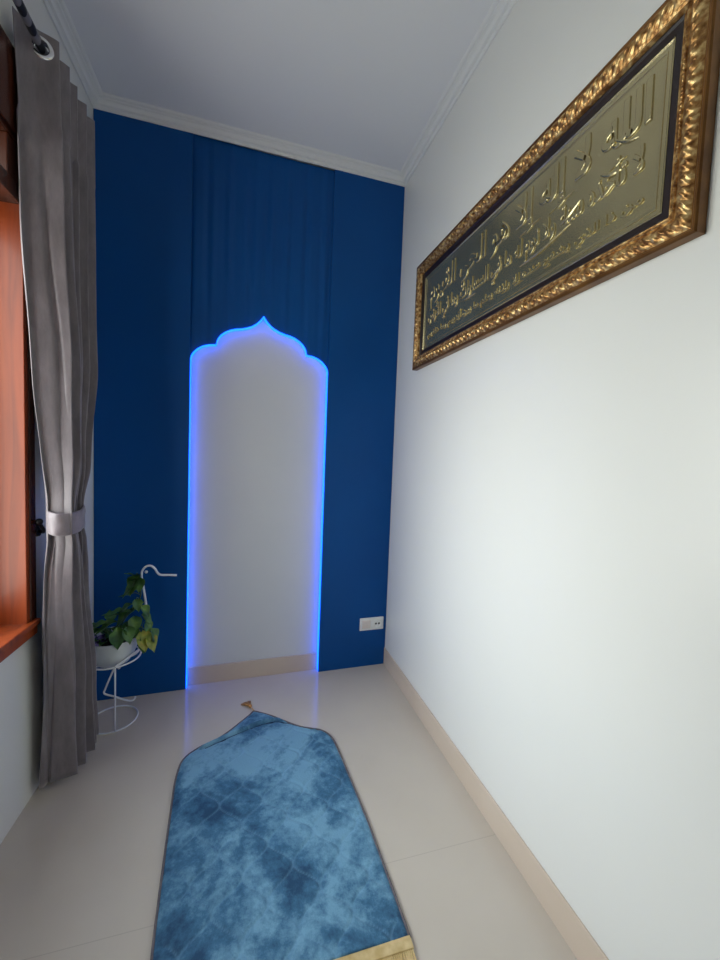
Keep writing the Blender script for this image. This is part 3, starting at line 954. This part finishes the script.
# (leaf base position, direction, size, yellow?)  composed from the photograph's clump
L = [
 ((-1.325, -.24, .680), (-.30, -.45, .55), .070, 0), ((-1.318, -.245, .690), (-.3, -.5, -.6), .085, 0), ((-1.345, -.245, .665), (.5, -.5, .6), .065, 0), ((-1.330, -.25, .650), (-.6, -.4, -.4), .065, 0), ((-1.312, -.25, .680), (.1, -.5, -.8), .060, 0),
 ((-1.355, -.24, .600), (-.8, -.2, .2), .040, 0),
 ((-1.330, -.235, .575), (.4, -.5, -.6), .055, 0), ((-1.345, -.24, .555), (-.7, -.4, -.2), .060, 0), ((-1.300, -.24, .545), (.5, -.4, -.4), .055, 0),
 ((-1.375, -.25, .530), (-.9, -.3, .1), .070, 0), ((-1.360, -.25, .520), (-.6, -.5, -.5), .065, 0), ((-1.400, -.25, .515), (-.6, -.4, .4), .060, 0),
 ((-1.330, -.25, .500), (.2, -.6, -.7), .070, 0), ((-1.300, -.24, .505), (.7, -.3, -.4), .060, 0), ((-1.285, -.24, .470), (.4, -.3, -.8), .060, 0),
 ((-1.405, -.27, .490), (-.8, -.4, -.2), .080, 0), ((-1.440, -.26, .480), (-.8, -.3, .1), .075, 0), ((-1.385, -.31, .475), (.15, -.3, -.9), .085, 0),
 ((-1.352, -.29, .470), (.3, -.4, -.6), .070, 0), ((-1.465, -.26, .455), (-.8, -.4, -.3), .070, 0), ((-1.480, -.25, .470), (-.7, -.3, .3), .050, 0),
 ((-1.300, -.26, .430), (.35, -.45, -.65), .085, 1), ((-1.275, -.25, .405), (.5, -.4, -.6), .075, 1), ((-1.290, -.255, .395), (.1, -.5, -.7), .060, 0), ((-1.262, -.24, .430), (.5, -.2, -.8), .070, 0),
 ((-1.335, -.27, .440), (.6, -.3, -.3), .055, 0), ((-1.410, -.24, .440), (.3, -.2, .8), .055, 0), ((-1.440, -.20, .470), (-.2, .5, .6), .060, 0), ((-1.380, -.18, .480), (.3, .5, .5), .060, 0),
 ((-1.345, -.20, .520), (.5, .3, .5), .055, 0),
]
main = catmull([crown, (-1.385, -.215, .47), (-1.335, -.215, .54), (-1.310, -.225, .60), (-1.322, -.228, .66), (-1.328, -.23, .70)], 8)
tube(stems, main, .0026, 8)
trail = catmull([crown, (-1.36, -.24, .46), (-1.305, -.25, .455), (-1.28, -.25, .42)], 8)
tube(stems, trail, .0024, 8)
for (bp, d, sz, yl) in L:
    bp = Vector(bp)
    leaf(yel if yl else fol, bp, d, sz * 1.05, curl=.3)
    # petiole to the nearest stem point, or to the crown
    cand = [p for p in main + trail if p.z < bp.z + .02] or main
    q = min(cand, key=lambda p: (p - bp).length)
    if (q - bp).length > .07: q = crown + Vector((random.uniform(-.04, .03), random.uniform(-.03, .03), 0))
    tube(stems, catmull([q, (q + bp) / 2 + Vector((0, 0, .012)), bp], 4), .0014, 6)
rnd = random.Random(3)
for k in range(18):      # low filler leaves covering the soil
    a = rnd.uniform(0, 2 * PI); r = rnd.uniform(.01, .075)
    bp = SC + Vector((r * math.cos(a), r * math.sin(a), PZ + rnd.uniform(.112, .140)))
    d = Vector((math.cos(a) * .7, math.sin(a) * .7 - .2, rnd.uniform(.1, .5)))
    leaf(fol, bp, d, rnd.uniform(.035, .055), curl=.35)
    tube(stems, [SC + Vector((r * .6 * math.cos(a), r * .6 * math.sin(a), PZ + .104)), bp], .0012, 5)
mesh_obj('stem', stems, M_stem, pp, smooth=True)
f1 = mesh_obj('foliage', fol, M_leaf, pp, smooth=True)
f2 = mesh_obj('foliage', yel, M_leafy, pp, smooth=True); f2['label'] = 'yellowing leaves at the right'
# violet flower heads at the curtain side and one small pink bloom
def flower(c, r, n, mat, label):
    b = bmesh.new()
    for k in range(n):
        a = rnd.uniform(0, 2 * PI); e = rnd.uniform(-.5, 1.3)
        d = Vector((math.cos(a) * math.cos(e), math.sin(a) * math.cos(e), math.sin(e)))
        p = c + d * r * rnd.uniform(.6, 1)
        t1 = d.orthogonal().normalized(); t2 = d.cross(t1)
        for m_ in range(4):
            an = m_ * PI / 2 + rnd.uniform(-.3, .3)
            dd = (t1 * math.cos(an) + t2 * math.sin(an) + d * .4).normalized()
            leaf(b, p, dd, r * .42, up=d, curl=.2, wide=1.1)
    tube(b, [Vector((c.x, c.y, PZ + .104)), c], .0015, 6)
    o = mesh_obj('flower', b, mat, pp, smooth=True); o['label'] = label
flower(Vector((-1.500, -.275, .428)), .024, 26, M_petal, 'violet flower cluster')
flower(Vector((-1.478, -.305, .405)), .020, 22, M_petal, 'violet flower cluster')
flower(Vector((-1.455, -.285, .425)), .017, 18, M_petal, 'violet flower cluster')
flower(Vector((-1.352, -.285, .418)), .010, 8, M_pink, 'small pink bloom')

# ------------------------------------------------------------------ daylight
W = bpy.data.worlds.new('overcast_daylight'); sc.world = W; W.use_nodes = True
t = W.node_tree
bg = t.nodes['Background']
tc = t.nodes.new('ShaderNodeTexCoord'); sx = t.nodes.new('ShaderNodeSeparateXYZ')
t.links.new(tc.outputs['Generated'], sx.inputs[0])
rp = t.nodes.new('ShaderNodeValToRGB')
e = rp.color_ramp.elements
e[0].position, e[0].color = 0.0, (1.05, 1.03, .98, 1)
e[1].position, e[1].color = 1.0, (.80, .88, 1.0, 1)
for p, c in [(.46, (1.1, 1.08, 1.02, 1)), (.54, (1.0, .985, .95, 1)), (.7, (.97, .98, .99, 1))]:
    x_ = e.new(p); x_.color = c
ma = t.nodes.new('ShaderNodeMath'); ma.operation = 'MULTIPLY_ADD'; ma.inputs[1].default_value = .5; ma.inputs[2].default_value = .5
t.links.new(sx.outputs[2], ma.inputs[0]); t.links.new(ma.outputs[0], rp.inputs[0]); t.links.new(rp.outputs[0], bg.inputs[0])
# brighter patch of cloud where the sun sits behind it
vd = t.nodes.new('ShaderNodeVectorMath'); vd.operation = 'DOT_PRODUCT'
vd.inputs[1].default_value = Vector((-.90, .02, .42)).normalized()
t.links.new(tc.outputs['Generated'], vd.inputs[0])
mx_ = t.nodes.new('ShaderNodeMath'); mx_.operation = 'MAXIMUM'; mx_.inputs[1].default_value = 0
t.links.new(vd.outputs['Value'], mx_.inputs[0])
pw = t.nodes.new('ShaderNodeMath'); pw.operation = 'POWER'; pw.inputs[1].default_value = 9
t.links.new(mx_.outputs[0], pw.inputs[0])
st_ = t.nodes.new('ShaderNodeMath'); st_.operation = 'MULTIPLY_ADD'; st_.inputs[1].default_value = 6.0; st_.inputs[2].default_value = 2.6
t.links.new(pw.outputs[0], st_.inputs[0]); t.links.new(st_.outputs[0], bg.inputs[1])

# daylight gathered at the window opening (portal onto the sky)
pl = bpy.data.lights.new('window_portal', 'AREA'); pl.shape = 'RECTANGLE'
pl.size = WZ1 - WZ0; pl.size_y = abs(WY1 - WY0); pl.cycles.is_portal = True
po = bpy.data.objects.new('window_portal', pl); COL.objects.link(po)
po.location = (xleft((WY0 + WY1) / 2) - .16, (WY0 + WY1) / 2, (WZ0 + WZ1) / 2)
po.rotation_euler = (0, -PI / 2, 0)

# ------------------------------------------------------------------ camera
cam = bpy.data.cameras.new('camera'); co = bpy.data.objects.new('camera', cam); COL.objects.link(co)
cam.sensor_fit = 'HORIZONTAL'; cam.sensor_width = 36.0; cam.lens = 36.0 * 396.28 / 720.0
cam.clip_start = .02
R3 = Matrix(((0.9597672, -0.0206788, -0.2800343), (-0.278135, 0.066983, -0.9582036), (0.038572, 0.9975398, 0.0585366)))
# columns are the camera's x, y, z axes in the room
co.matrix_world = Matrix.Translation((-0.85831, -2.24324, 1.27612)) @ R3.to_4x4()
sc.camera = co

sc.view_settings.view_transform = 'Standard'
sc.view_settings.look = 'None'
sc.view_settings.gamma = 1.0
sc.view_settings.exposure = 1.22
sc.view_settings.use_curve_mapping = False
sc.cycles.max_bounces = 10
sc.cycles.diffuse_bounces = 6
